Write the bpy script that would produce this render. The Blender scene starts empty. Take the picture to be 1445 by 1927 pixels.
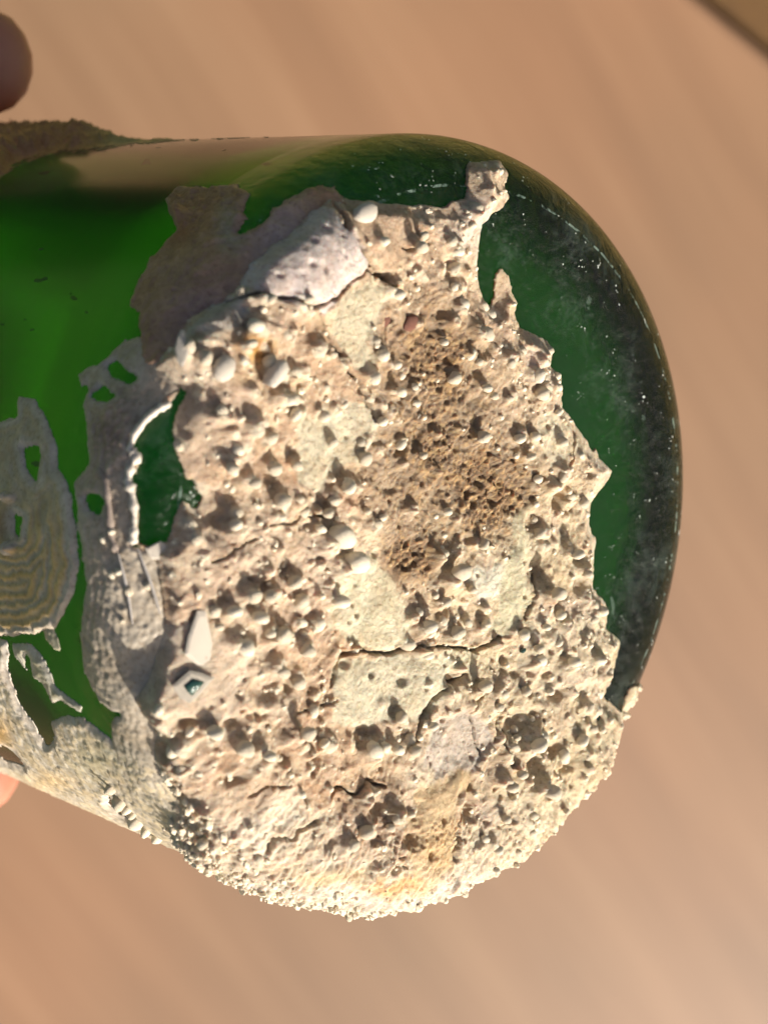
import bpy, bmesh, math, random
import numpy as np
from mathutils import Vector, Matrix

S = bpy.context.scene
COL = S.collection
rng = np.random.default_rng(7)
random.seed(7)

# ------------------------------------------------------------------ camera, sky, sun
FPX = 3586.0                                    # focal length in photograph pixels
UPC = np.array([.20, -.25, .95]); UPC /= np.linalg.norm(UPC)      # world up in camera axes
SUNC = np.array([.54, -.78, .24]); SUNC /= np.linalg.norm(SUNC)   # towards the sun in camera axes
yw = np.array([0, 1., 0]); yw -= yw.dot(UPC) * UPC; yw /= np.linalg.norm(yw)
xw = np.cross(yw, UPC)
RW = np.stack([xw, yw, UPC])                    # camera axes -> world axes
CAM_Z = 1.72                                    # height of the camera above the ground
def c2w(p): return RW @ np.asarray(p, float) + np.array([0, 0, CAM_Z])

cam_d = bpy.data.cameras.new("camera"); cam = bpy.data.objects.new("camera", cam_d); COL.objects.link(cam)
M = Matrix.Identity(4)
for i in range(3):
    for j in range(3): M[i][j] = RW[i][j]
M[2][3] = CAM_Z
cam.matrix_world = M
cam_d.sensor_fit = 'AUTO'; cam_d.sensor_width = 36
cam_d.lens = FPX / 1927 * 36
cam_d.clip_start = .01; cam_d.clip_end = 500
cam_d.dof.use_dof = True; cam_d.dof.focus_distance = .215; cam_d.dof.aperture_fstop = cam_d.lens / 2.5
S.camera = cam

sw = RW @ SUNC
elev = math.asin(sw[2]); azim = math.atan2(sw[0], sw[1])
W = bpy.data.worlds.new("World"); S.world = W; W.use_nodes = True
nt = W.node_tree
sky = nt.nodes.new('ShaderNodeTexSky'); sky.sky_type = 'NISHITA'; sky.sun_disc = False
sky.sun_elevation = elev; sky.sun_rotation = azim
sky.air_density = 1.0; sky.dust_density = 7.0; sky.ozone_density = .5
bg = nt.nodes['Background']; bg.inputs[1].default_value = .07
nt.links.new(sky.outputs[0], bg.inputs[0])
sl = bpy.data.lights.new("sun", 'SUN'); sl.energy = 4.9; sl.angle = math.radians(.5); sl.color = (1, .935, .84)
so = bpy.data.objects.new("sun", sl); COL.objects.link(so)
so.rotation_euler = Vector(sw).to_track_quat('Z', 'Y').to_euler(); so.location = (0, 0, 3)
S.view_settings.view_transform = 'Standard'; S.view_settings.look = 'None'
S.view_settings.exposure = .58; S.view_settings.gamma = 1
S.cycles.max_bounces = 16; S.cycles.transmission_bounces = 16; S.cycles.transparent_max_bounces = 16

# ------------------------------------------------------------------ bottle frame (millimetres)
D0, AX, AY, CX, CY, HR, R = 213.6, .8955, -.1716, 861.4, 1000.7, 8.0, 44.0
A = np.array([AX, AY, 1.]); A /= np.linalg.norm(A)
U = np.cross([0, 1, 0], A); U /= np.linalg.norm(U); V = np.cross(A, U)
C0 = np.array([(CX - 722.5) / FPX * D0, -(CY - 963.5) / FPX * D0, -D0])
FR = R - HR; SQ = HR * math.pi / 2; DISH = 1.3
def l2px(P):                                   # bottle coordinates (mm) -> photograph pixels
    X = C0 + P[..., 0:1] * U + P[..., 1:2] * V + P[..., 2:3] * A
    return 722.5 + FPX * X[..., 0] / -X[..., 2], 963.5 - FPX * X[..., 1] / -X[..., 2]
def surf(s, ca, sa):                           # outer glass surface at arc distance s from the base centre
    t = np.clip((s - FR) / HR, 0, math.pi / 2)
    r = np.where(s < FR, s, FR + HR * np.sin(t))
    z = np.where(s < FR, -DISH * (1 - np.clip(s / FR, 0, 1) ** 2) ** 2, -HR * (1 - np.cos(t)) - np.maximum(s - FR - SQ, 0))
    dz = np.where(s < FR, DISH * 4 * (1 - np.clip(s / FR, 0, 1) ** 2) * s / FR ** 2, 0)
    nr = np.where(s < FR, -dz, np.sin(t)); nz = np.where(s < FR, 1., np.cos(t))
    k = np.sqrt(nr * nr + nz * nz); nr = nr / k; nz = nz / k
    return np.stack([r * ca, r * sa, z], -1), np.stack([nr * ca, nr * sa, nz], -1)
def px2side(px, py):                            # pixel -> (theta, s) on the bottle
    d = np.array([(px - 722.5) / FPX, -(py - 963.5) / FPX, -1.])
    o = -C0; o = np.array([o @ U, o @ V, o @ A]); d = np.array([d @ U, d @ V, d @ A])
    t = 0.; P = None
    t = (0 - o[2]) / d[2]; P = o + d * t
    if math.hypot(P[0], P[1]) < FR: return math.atan2(P[1], P[0]), math.hypot(P[0], P[1])
    a = d[0] ** 2 + d[1] ** 2; b = 2 * (o[0] * d[0] + o[1] * d[1]); c = o[0] ** 2 + o[1] ** 2 - R * R
    q = b * b - 4 * a * c
    if q < 0: q = 0
    t = (-b - math.sqrt(q)) / 2 / a; P = o + d * t
    if P[2] < -HR: return math.atan2(P[1], P[0]), FR + SQ - HR - P[2]
    best = None
    for t in np.linspace(D0 * .8, D0 * 1.5, 1500):   # heel: march along the ray
        P = o + d * t; r = math.hypot(P[0], P[1])
        if P[2] > 0 or P[2] < -HR * 1.01: continue
        e = math.hypot(max(r - FR, 0), P[2] + HR) - HR
        if best is None or abs(e) < abs(best[0]): best = (e, P, r)
        if e < 0: break
    e, P, r = best
    return math.atan2(P[1], P[0]), FR + HR * math.atan2(max(r - FR, 0), P[2] + HR)
def px2chart(px, py):
    th, s = px2side(px, py); return s * math.cos(th), s * math.sin(th)

def feat(px_, py_, off=2.5):                    # the same for a point standing off mm proud of the glass
    x, y = px_, py_
    for _ in range(3):
        th, sv = px2side(x, y); P_, N_ = surf(np.array(min(sv, 51.)), math.cos(th), math.sin(th)); a = l2px(P_ + off * N_); x, y = x + px_ - float(a[0]), y + py_ - float(a[1])
    th, sv = px2side(x, y); return sv * math.cos(th), sv * math.sin(th)
# ------------------------------------------------------------------ noise and fields
TAB = rng.random((256, 256)).astype(np.float32)
def vn(x, y, sc, seed=0):
    x = np.asarray(x) / sc + seed * 17.31; y = np.asarray(y) / sc + seed * 9.17
    xi = np.floor(x).astype(np.int64); yi = np.floor(y).astype(np.int64)
    fx = x - xi; fy = y - yi; fx = fx * fx * (3 - 2 * fx); fy = fy * fy * (3 - 2 * fy)
    a = TAB[yi & 255, xi & 255]; b = TAB[yi & 255, (xi + 1) & 255]; c = TAB[(yi + 1) & 255, xi & 255]; d = TAB[(yi + 1) & 255, (xi + 1) & 255]
    return (a + (b - a) * fx) * (1 - fy) + (c + (d - c) * fx) * fy - .5
def fbm(x, y, sc, o=4, seed=0, g=.5):
    s = 0; a = 1.
    for k in range(o): s = s + a * vn(x + .3 * k * sc * y / (abs(y).max() + 1), y, sc / 2 ** k, seed + k * 3); a *= g
    return s
def sstep(a, b, x):
    t = np.clip((x - a) / (b - a), 0, 1); return t * t * (3 - 2 * t)
GX = np.arange(-120, 1600, 4.); GY = np.arange(100, 1900, 4.); GXX, GYY = np.meshgrid(GX, GY)
def polysdf(poly):                              # signed distance in pixels, negative inside
    P = np.array(poly, float); Q = np.roll(P, -1, 0)
    best = np.full(GXX.shape, 1e9); ins = np.zeros(GXX.shape, bool)
    for (x0, y0), (x1, y1) in zip(P, Q):
        dx, dy = x1 - x0, y1 - y0
        t = np.clip(((GXX - x0) * dx + (GYY - y0) * dy) / (dx * dx + dy * dy + 1e-9), 0, 1)
        best = np.minimum(best, (GXX - x0 - t * dx) ** 2 + (GYY - y0 - t * dy) ** 2)
        if y0 != y1: ins ^= ((y0 > GYY) != (y1 > GYY)) & (GXX < dx * (GYY - y0) / (y1 - y0) + x0)
    return np.where(ins, -1, 1) * np.sqrt(best)
def linedist(pts):
    best = np.full(GXX.shape, 1e9)
    for (x0, y0), (x1, y1) in zip(pts[:-1], pts[1:]):
        dx, dy = x1 - x0, y1 - y0
        t = np.clip(((GXX - x0) * dx + (GYY - y0) * dy) / (dx * dx + dy * dy + 1e-9), 0, 1)
        best = np.minimum(best, (GXX - x0 - t * dx) ** 2 + (GYY - y0 - t * dy) ** 2)
    return np.sqrt(best)
def samp(F, px, py):
    x = np.clip((px - GX[0]) / 4, 0, F.shape[1] - 1.001); y = np.clip((py - GY[0]) / 4, 0, F.shape[0] - 1.001)
    xi = x.astype(int); yi = y.astype(int); fx = x - xi; fy = y - yi
    return (F[yi, xi] * (1 - fx) + F[yi, xi + 1] * fx) * (1 - fy) + (F[yi + 1, xi] * (1 - fx) + F[yi + 1, xi + 1] * fx) * fy
def blob(px, py, cx, cy, rx, ry=None, hard=1.):
    ry = ry or rx; d = np.sqrt(((px - cx) / rx) ** 2 + ((py - cy) / ry) ** 2)
    return np.clip((1.3 - d) / (.6 / hard), 0, 1)

# ------------------------------------------------------------------ materials
def mat(name):
    m = bpy.data.materials.new(name); m.use_nodes = True; n = m.node_tree; b = n.nodes['Principled BSDF']
    return m, n, b, n.links.new
def nnode(n, t, **k):
    x = n.nodes.new(t)
    for a, v in k.items():
        if a.startswith('i_'): x.inputs[a[2:].replace('_', ' ')].default_value = v
        else: setattr(x, a, v)
    return x
def noise(n, sc, det=4, rough=.6, vec=None, dim='3D'):
    x = n.nodes.new('ShaderNodeTexNoise'); x.noise_dimensions = dim
    x.inputs['Scale'].default_value = sc; x.inputs['Detail'].default_value = det; x.inputs['Roughness'].default_value = rough
    if vec is not None: n.links.new(vec, x.inputs['Vector'])
    return x
def ramp(n, src, pts):
    r = n.nodes.new('ShaderNodeValToRGB'); e = r.color_ramp.elements
    while len(e) < len(pts): e.new(.5)
    for q, (p, c) in zip(e, pts): q.position = p; q.color = c if len(c) == 4 else (*c, 1)
    n.links.new(src, r.inputs[0]); return r
def math_(n, op, a, b=None, clamp=False):
    x = n.nodes.new('ShaderNodeMath'); x.operation = op; x.use_clamp = clamp
    for i, v in enumerate((a, b)):
        if v is None: continue
        if hasattr(v, 'links'): n.links.new(v, x.inputs[i])
        else: x.inputs[i].default_value = v
    return x.outputs[0]
def mixc(n, f, a, b, mode='MIX'):
    x = n.nodes.new('ShaderNodeMix'); x.data_type = 'RGBA'; x.blend_type = mode
    for i, v in ((0, f), (6, a), (7, b)):
        if hasattr(v, 'links'): n.links.new(v, x.inputs[i])
        else: x.inputs[i].default_value = v if i == 0 else (*v, 1)
    return x.outputs[2]

def crust_mat(name, fine, strength, rough=.85, sss=0):
    m, n, b, L = mat(name)
    at = nnode(n, 'ShaderNodeAttribute', attribute_name='Col')
    tc = n.nodes.new('ShaderNodeTexCoord')
    n1 = noise(n, 2300, 4, .7, tc.outputs['Object']); n2 = noise(n, 260, 4, .6, tc.outputs['Object'])
    r1 = ramp(n, n1.outputs[0], [(.34, (.60, .50, .41)), (.47, (.97, .95, .92)), (.66, (1.0, 1.0, 1.0))])
    r2 = ramp(n, n2.outputs[0], [(.36, (.90, .85, .79)), (.52, (1, 1, 1))])
    c = mixc(n, .7, at.outputs['Color'], r1.outputs[0], 'MULTIPLY'); c = mixc(n, .7, c, r2.outputs[0], 'MULTIPLY')
    L(c, b.inputs['Base Color']); b.inputs['Roughness'].default_value = rough
    b.inputs['Specular IOR Level'].default_value = .3
    f = noise(n, fine, 6, .75, tc.outputs['Object'])
    bp = nnode(n, 'ShaderNodeBump', i_Strength=strength, i_Distance=.0006); L(f.outputs[0], bp.inputs['Height'])
    if sss:
        b.inputs['Subsurface Weight'].default_value = sss; b.inputs['Subsurface Radius'].default_value = (.0009, .0005, .00028); b.inputs['Subsurface Scale'].default_value = 1
    L(bp.outputs[0], b.inputs['Normal'])
    return m
M_CR = crust_mat('limy_crust', 2600, 1.0, .85, .45)
M_FL = crust_mat('thin_flaky_crust', 900, .12, .42)

def simple(name, col, rough=.5, bump=0, sc=900, var=.25, spec=.4, sss=0):
    m, n, b, L = mat(name); tc = n.nodes.new('ShaderNodeTexCoord')
    n1 = noise(n, sc, 4, .6, tc.outputs['Object'])
    lo = tuple(c * (1 - var) for c in col)
    r = ramp(n, n1.outputs[0], [(.3, lo), (.65, col)]); L(r.outputs[0], b.inputs['Base Color'])
    b.inputs['Roughness'].default_value = rough; b.inputs['Specular IOR Level'].default_value = spec
    if sss: b.inputs['Subsurface Weight'].default_value = sss; b.inputs['Subsurface Radius'].default_value = (.008, .003, .0015); b.inputs['Subsurface Scale'].default_value = 1
    if bump:
        bp = nnode(n, 'ShaderNodeBump', i_Strength=bump, i_Distance=.0002); L(n1.outputs[0], bp.inputs['Height']); L(bp.outputs[0], b.inputs['Normal'])
    return m
M_NOD = simple('limy_nodule', (.80, .69, .52), .75, .7, 2200, .25, .25)
M_NODW = simple('pearly_nodule', (.80, .71, .55), .7, .5, 1500, .25, .25)
M_SHELL = simple('white_shell', (.74, .66, .55), .65, .6, 1500, .3)
M_SEED = simple('rusty_grain', (.22, .09, .06), .6, .6, 1500, .4)
M_CHIP = simple('dark_green_glass_chip', (.02, .07, .055), .12, .2, 900, .4, .8)

# green glass with absorption in its thickness and a scuffed heel
M_GL, n, b, L = mat('green_bottle_glass')
tc = n.nodes.new('ShaderNodeTexCoord')
sx = n.nodes.new('ShaderNodeSeparateXYZ'); L(tc.outputs['Object'], sx.inputs[0])
rad = math_(n, 'SQRT', math_(n, 'ADD', math_(n, 'POWER', sx.outputs[0], 2), math_(n, 'POWER', sx.outputs[1], 2)))
b.inputs['Base Color'].default_value = (1, 1, 1, 1); b.inputs['Transmission Weight'].default_value = 1
b.inputs['IOR'].default_value = 1.40; b.inputs['Specular IOR Level'].default_value = .25
heel = math_(n, 'MULTIPLY', ramp(n, sx.outputs[2], [(0, (0, 0, 0)), (1, (1, 1, 1))]).outputs[0], 1)
mr = nnode(n, 'ShaderNodeMapRange'); L(sx.outputs[2], mr.inputs[0]); mr.inputs[1].default_value = -.013; mr.inputs[2].default_value = -.003
mr2 = nnode(n, 'ShaderNodeMapRange'); L(rad, mr2.inputs[0]); mr2.inputs[1].default_value = .020; mr2.inputs[2].default_value = .036
heelm = math_(n, 'MULTIPLY', mr.outputs[0], mr2.outputs[0])
na = noise(n, 650, 6, .8, tc.outputs['Object']); nb = noise(n, 90, 3, .6, tc.outputs['Object']); nc = noise(n, 1500, 3, .6, tc.outputs['Object'])
scf = math_(n, 'ADD', math_(n, 'MULTIPLY', na.outputs[0], .6), math_(n, 'MULTIPLY', nb.outputs[0], .55))
mr3 = nnode(n, 'ShaderNodeMapRange'); L(scf, mr3.inputs[0]); mr3.inputs[1].default_value = .585; mr3.inputs[2].default_value = .78; mr3.inputs[4].default_value = .16
scuff = math_(n, 'MULTIPLY', mr3.outputs[0], heelm)
ng = noise(n, 2600, 2, .5, tc.outputs['Object']); nk = noise(n, 400, 3, .6, tc.outputs['Object'])
glint = math_(n, 'GREATER_THAN', math_(n, 'ADD', ng.outputs[0], math_(n, 'MULTIPLY', nk.outputs[0], .9)), 1.25)  # glints of tiny chips, painted in as pale specks
glint = math_(n, 'MULTIPLY', glint, heelm)
ring = math_(n, 'LESS_THAN', math_(n, 'ABSOLUTE', math_(n, 'SUBTRACT', math_(n, 'ADD', rad, math_(n, 'MULTIPLY', nb.outputs[0], .0006)), .0386)), .00014)
ring = math_(n, 'MULTIPLY', math_(n, 'MULTIPLY', ring, math_(n, 'GREATER_THAN', na.outputs[0], .53)), heelm)
tot = math_(n, 'ADD', scuff, math_(n, 'ADD', math_(n, 'MULTIPLY', glint, .75), math_(n, 'MULTIPLY', ring, .55)), True)
df = nnode(n, 'ShaderNodeBsdfPrincipled', i_Roughness=.45); 
L(mixc(n, glint, (.22, .30, .25), (.8, .82, .76)), df.inputs['Base Color'])
rg = nnode(n, 'ShaderNodeMapRange'); L(math_(n, 'MULTIPLY', heelm, na.outputs[0]), rg.inputs[0]); rg.inputs[3].default_value = .15; rg.inputs[4].default_value = .15
L(rg.outputs[0], b.inputs['Roughness'])
bp = nnode(n, 'ShaderNodeBump', i_Strength=.5, i_Distance=.0004); L(math_(n, 'MULTIPLY', math_(n, 'ADD', na.outputs[0], math_(n, 'MULTIPLY', nk.outputs[0], 2.5)), math_(n, 'ADD', heelm, .01)), bp.inputs['Height'])
L(bp.outputs[0], b.inputs['Normal']); L(bp.outputs[0], df.inputs['Normal'])
mpd = n.nodes.new('ShaderNodeMapping'); mpd.inputs['Scale'].default_value = (1, 1, .4); mpd.inputs['Rotation'].default_value = (0, .5, .4); L(tc.outputs['Object'], mpd.inputs[0])
nd = noise(n, 330, 2, .5, mpd.outputs[0]); nd2 = noise(n, 900, 2, .5, mpd.outputs[0])
dash = math_(n, 'MULTIPLY', math_(n, 'GREATER_THAN', math_(n, 'ADD', nd.outputs[0], math_(n, 'MULTIPLY', nd2.outputs[0], .5)), 1.0), math_(n, 'SUBTRACT', 1, heelm))
L(mixc(n, dash, mixc(n, glint, (.22, .30, .25), (.8, .82, .76)), (.012, .05, .015)), df.inputs['Base Color'])
film = math_(n, 'MULTIPLY', math_(n, 'MULTIPLY', nb.outputs[0], na.outputs[0]), .02)
tot = math_(n, 'ADD', tot, math_(n, 'ADD', math_(n, 'MULTIPLY', dash, .8), film), True)
ms = n.nodes.new('ShaderNodeMixShader'); L(tot, ms.inputs[0]); L(b.outputs[0], ms.inputs[1]); L(df.outputs[0], ms.inputs[2])
L(ms.outputs[0], n.nodes['Material Output'].inputs['Surface'])
va = nnode(n, 'ShaderNodeVolumeAbsorption'); va.inputs['Color'].default_value = (.57, .868, .0, 1); va.inputs['Density'].default_value = 1250
L(va.outputs[0], n.nodes['Material Output'].inputs['Volume'])

# ------------------------------------------------------------------ mesh helpers
def mesh_np(name, verts, faces, m, parent=None, cols=None, smooth=True):
    me = bpy.data.meshes.new(name); verts = np.asarray(verts, np.float32); faces = np.asarray(faces, np.int32)
    k = faces.shape[1]
    me.vertices.add(len(verts)); me.vertices.foreach_set('co', verts.ravel())
    me.loops.add(faces.size); me.loops.foreach_set('vertex_index', faces.ravel())
    me.polygons.add(len(faces)); me.polygons.foreach_set('loop_start', np.arange(len(faces), dtype=np.int32) * k)
    me.polygons.foreach_set('use_smooth', np.full(len(faces), smooth))
    me.update(calc_edges=True)
    if cols is not None:
        ca = me.color_attributes.new('Col', 'FLOAT_COLOR', 'POINT')
        ca.data.foreach_set('color', np.concatenate([cols, np.ones((len(cols), 1))], 1).astype(np.float32).ravel())
    me.materials.append(m); return link(name, me, parent)
def link(name, me, parent=None):
    o = bpy.data.objects.new(name, me); COL.objects.link(o)
    if parent: o.parent = parent
    return o
def thing(name, label, cat, group=None):
    o = bpy.data.objects.new(name, None); COL.objects.link(o); o['label'] = label; o['category'] = cat
    o.empty_display_size = .02
    if group: o['group'] = group
    return o
def tagm(o, label, cat): o['label'] = label; o['category'] = cat; return o

# ------------------------------------------------------------------ ground and table (0.75 m high)
bm = bmesh.new(); bmesh.ops.create_grid(bm, x_segments=1, y_segments=1, size=60)
me = bpy.data.meshes.new('ground'); bm.to_mesh(me); bm.free()
m, n, b, L = mat('unseen_green_ground'); tc = n.nodes.new('ShaderNodeTexCoord'); q = noise(n, 3, 8, .7, tc.outputs['Object'])  # unseen ground, its green chosen to tone the reflections in the glass
L(ramp(n, q.outputs[0], [(.3, (.055, .09, .025)), (.7, (.10, .15, .05))]).outputs[0], b.inputs['Base Color']); b.inputs['Roughness'].default_value = .95
me.materials.append(m); g = link('ground', me); g['kind'] = 'structure'

TZ = .78
m_w, n, b, L = mat('sunlit_table_wood'); tc = n.nodes.new('ShaderNodeTexCoord')
mp = n.nodes.new('ShaderNodeMapping'); mp.inputs['Scale'].default_value = (1.6, 19, 1); L(tc.outputs['Object'], mp.inputs[0])
q1 = noise(n, 1.5, 3, .5, mp.outputs[0])
mp2 = n.nodes.new('ShaderNodeMapping'); mp2.inputs['Scale'].default_value = (5, 120, 1); L(tc.outputs['Object'], mp2.inputs[0])
q2 = noise(n, 2.0, 5, .6, mp2.outputs[0]); q3 = noise(n, 3.5, 3, .5, tc.outputs['Object'])
c = ramp(n, q1.outputs[0], [(.22, (.24, .134, .074)), (.5, (.285, .161, .089)), (.78, (.335, .195, .11))]).outputs[0]
c = mixc(n, .3, c, ramp(n, q2.outputs[0], [(.3, (.75, .68, .62)), (.7, (1, 1, 1))]).outputs[0], 'MULTIPLY')
c = mixc(n, .8, c, ramp(n, q3.outputs[0], [(.3, (.74, .80, .80)), (.7, (1, .95, .92))]).outputs[0], 'MULTIPLY')
L(c, b.inputs['Base Color']); b.inputs['Roughness'].default_value = .5; b.inputs['Specular IOR Level'].default_value = .35
bp = nnode(n, 'ShaderNodeBump', i_Strength=.2, i_Distance=.0005); L(q2.outputs[0], bp.inputs['Height']); L(bp.outputs[0], b.inputs['Normal'])
def on_table(px, py, z=TZ):
    d = RW @ np.array([(px - 722.5) / FPX, -(py - 963.5) / FPX, -1.]); t = (z - CAM_Z) / d[2]; return d * t + np.array([0, 0, CAM_Z])
table = thing('wooden_table', 'sunlit pale brown wooden table lying far out of focus below the bottle', 'table')
e0 = on_table(1290, -20); e1 = on_table(1460, 118); ed = (e1 - e0); ed[2] = 0; ed /= np.linalg.norm(ed)
en = np.array([ed[1], -ed[0], 0]);
if en @ (on_table(700, 900) - e0) > 0: en = -en                       # en points away from the table's middle
g0 = on_table(250, 100); g1 = on_table(480, 440); gd = g1 - g0
def board(name, off0, off1, along0, along1, z0, z1, m, par=table):
    bm = bmesh.new(); P = []
    for z in (z0, z1):
        for a_, o_ in ((along0, off0), (along1, off0), (along1, off1), (along0, off1)):
            p = e0 + ed * a_ + en * o_; P.append(bm.verts.new((p[0], p[1], z)))
    for f in ((3, 2, 1, 0), (4, 5, 6, 7), (0, 1, 5, 4), (1, 2, 6, 5), (2, 3, 7, 6), (3, 0, 4, 7)): bm.faces.new([P[i] for i in f])
    bmesh.ops.recalc_face_normals(bm, faces=bm.faces)
    bmesh.ops.bevel(bm, geom=[e for e in bm.edges], offset=.003, segments=2, affect='EDGES')
    # local axes: x along the grain
    ang = math.atan2(gd[1], gd[0]); mid = e0 + ed * (along0 + along1) / 2 + en * (off0 + off1) / 2
    T = Matrix.Translation((mid[0], mid[1], 0)) @ Matrix.Rotation(ang, 4, 'Z')
    bm.transform(T.inverted()); me = bpy.data.meshes.new(name); bm.to_mesh(me); bm.free(); me.materials.append(m)
    o = link(name, me, par); o.matrix_world = T; return o
table.location = (0, 0, 0)
board('tabletop', -1.15, 0, -.55, 1.15, TZ - .03, TZ, m_w)
m_d = simple('dark_table_rail_wood', (.14, .068, .016), .7, .3, 40, .4)
board('rail', .0005, .046, -.55, 1.15, TZ - .10, TZ - .016, m_d)
m_o = simple('olive_bench_wood', (.40, .27, .085), .6, .3, 40, .25)
bench = board('drop_leaf', .047, .45, -.55, 1.15, TZ - .03, TZ - .004, m_o)
bench['label'] = 'olive brown leaf beyond the dark gap at the table edge'
for a_, o_ in ((-.45, -1.08), (1.05, -1.08), (-.45, -.06), (1.05, -.06)): board('leg', o_ - .03, o_ + .03, a_ - .03, a_ + .03, .0, TZ - .032, m_w)

# ------------------------------------------------------------------ the bottle
bottle = thing('glass_bottle', 'green glass bottle held base forward, its base caked in knobbly cream sea crust', 'bottle')
B = Matrix.Identity(4)
for i, ax in enumerate((U, V, A)):
    w = RW @ ax
    for j in range(3): B[j][i] = w[j]
cw = c2w(C0 / 1000)
for j in range(3): B[j][3] = cw[j]
bottle.matrix_world = B

prof = []
for s in np.concatenate([np.linspace(0, FR, 14), np.linspace(FR, FR + SQ, 12)[1:], np.linspace(FR + SQ, FR + SQ + 165, 34)[1:]]):
    P, _ = surf(np.array(s), 1., 0.); prof.append((float(P[0]), float(P[2])))
z0 = prof[-1][1]
for t in np.linspace(0, 1, 16)[1:]: prof.append((R - (R - 14.5) * (3 * t * t - 2 * t ** 3), z0 - 62 * t))
for z, r in ((80, 14), (95, 13.8), (96, 15.5), (101, 15.5), (102, 14), (112, 13.6)): prof.append((r, z0 - z))
inner = [(9.5, z0 - 112)] + [(9.8, z0 - 78)]
for t in np.linspace(1, 0, 16): inner.append((R - 3.6 - (R - 3.6 - 10) * (3 * t * t - 2 * t ** 3), z0 - 62 * t))
for z in np.linspace(z0 + 5, -18, 22): inner.append((R - 3.4 - .25 * math.sin(z * .11), float(z)))
for t in np.linspace(0, 1, 9)[1:]: inner.append((R - 3.4 - 8 * (1 - math.cos(t * math.pi / 2)) - 1 * t, -18 + 12.5 * math.sin(t * math.pi / 2)))
for t in np.linspace(0, 1, 12)[1:]: inner.append((31.6 * (1 - t), -5.5 - 2.5 * math.sin(t * math.pi / 2)))
pr = np.array(prof + inner); NS = 176
th = np.linspace(0, 2 * math.pi, NS, endpoint=False)
vs = np.stack([pr[:, None, 0] * np.cos(th), pr[:, None, 0] * np.sin(th), np.broadcast_to(pr[:, None, 1], (len(pr), NS))], -1)
wob = 1 + (.004 * np.sin(3 * th + 1) + .0035 * np.sin(11 * th) + .0025 * np.sin(19 * th + 2))[None, :, None] * (np.arange(len(pr)) > len(prof))[:, None, None]
vs = vs * np.where(np.arange(3) < 2, wob, 1)
idx = np.arange(len(pr) * NS).reshape(len(pr), NS); nx = np.roll(idx, -1, 1)
fc = np.stack([idx[:-1], idx[1:], nx[1:], nx[:-1]], -1).reshape(-1, 4)
glass = mesh_np('bottle_wall', vs.reshape(-1, 3) / 1000, fc, M_GL, bottle)
bm = bmesh.new(); bm.from_mesh(glass.data); bmesh.ops.remove_doubles(bm, verts=bm.verts, dist=1e-6); bmesh.ops.recalc_face_normals(bm, faces=bm.faces)
bm.to_mesh(glass.data); bm.free()
for p in glass.data.polygons: p.use_smooth = True

# ------------------------------------------------------------------ main crust on the base
MAIN = [(620,360),(665,368),(720,376),(790,385),(838,388),(860,375),(885,372),(882,330),(885,300),(915,292),(945,295),(962,320),(960,345),(968,370),(955,395),(935,405),(915,425),(912,455),(908,490),(910,520),(916,560),(926,578),
 (935,560),(938,520),(950,498),(965,515),(975,555),(985,570),(975,590),(985,615),(1010,625),(1035,640),(1050,662),(1042,690),(1064,705),(1068,735),(1070,765),(1090,795),(1108,822),(1122,845),(1134,828),(1135,860),(1159,888),(1142,915),(1118,945),(1115,970),(1126,1020),(1126,1080),(1122,1110),(1147,1140),(1150,1180),(1174,1210),(1165,1250),(1158,1290),(1138,1312),(1166,1334),(1180,1340),
 (1192,1296),(1222,1290),(1260,1380),(1200,1600),(1000,1780),(700,1820),(400,1720),(290,1640),(300,1560),(330,1500),(288,1440),(292,1390),(248,1322),(268,1300),(285,1240),(302,1200),(308,1170),(303,1110),(288,1040),(262,1030),(240,1010),(238,940),(250,880),(240,850),(268,785),(310,742),(345,730),(290,690),(300,668),(330,640),(350,600),(400,565),(440,545),(470,490),(540,440),(590,390)]
HOLE = [(345,738),(330,760),(318,800),(325,850),(340,890),(348,915),(365,914),(380,935),(372,952),(358,938),(345,930),(330,965),(315,1005),(290,1028),(262,1020),(266,970),(262,930),(252,905),(272,860),(258,850),(257,830),(284,790),(320,768)]
sdf_main = np.maximum(polysdf(MAIN), -polysdf(HOLE) + 7)
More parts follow.
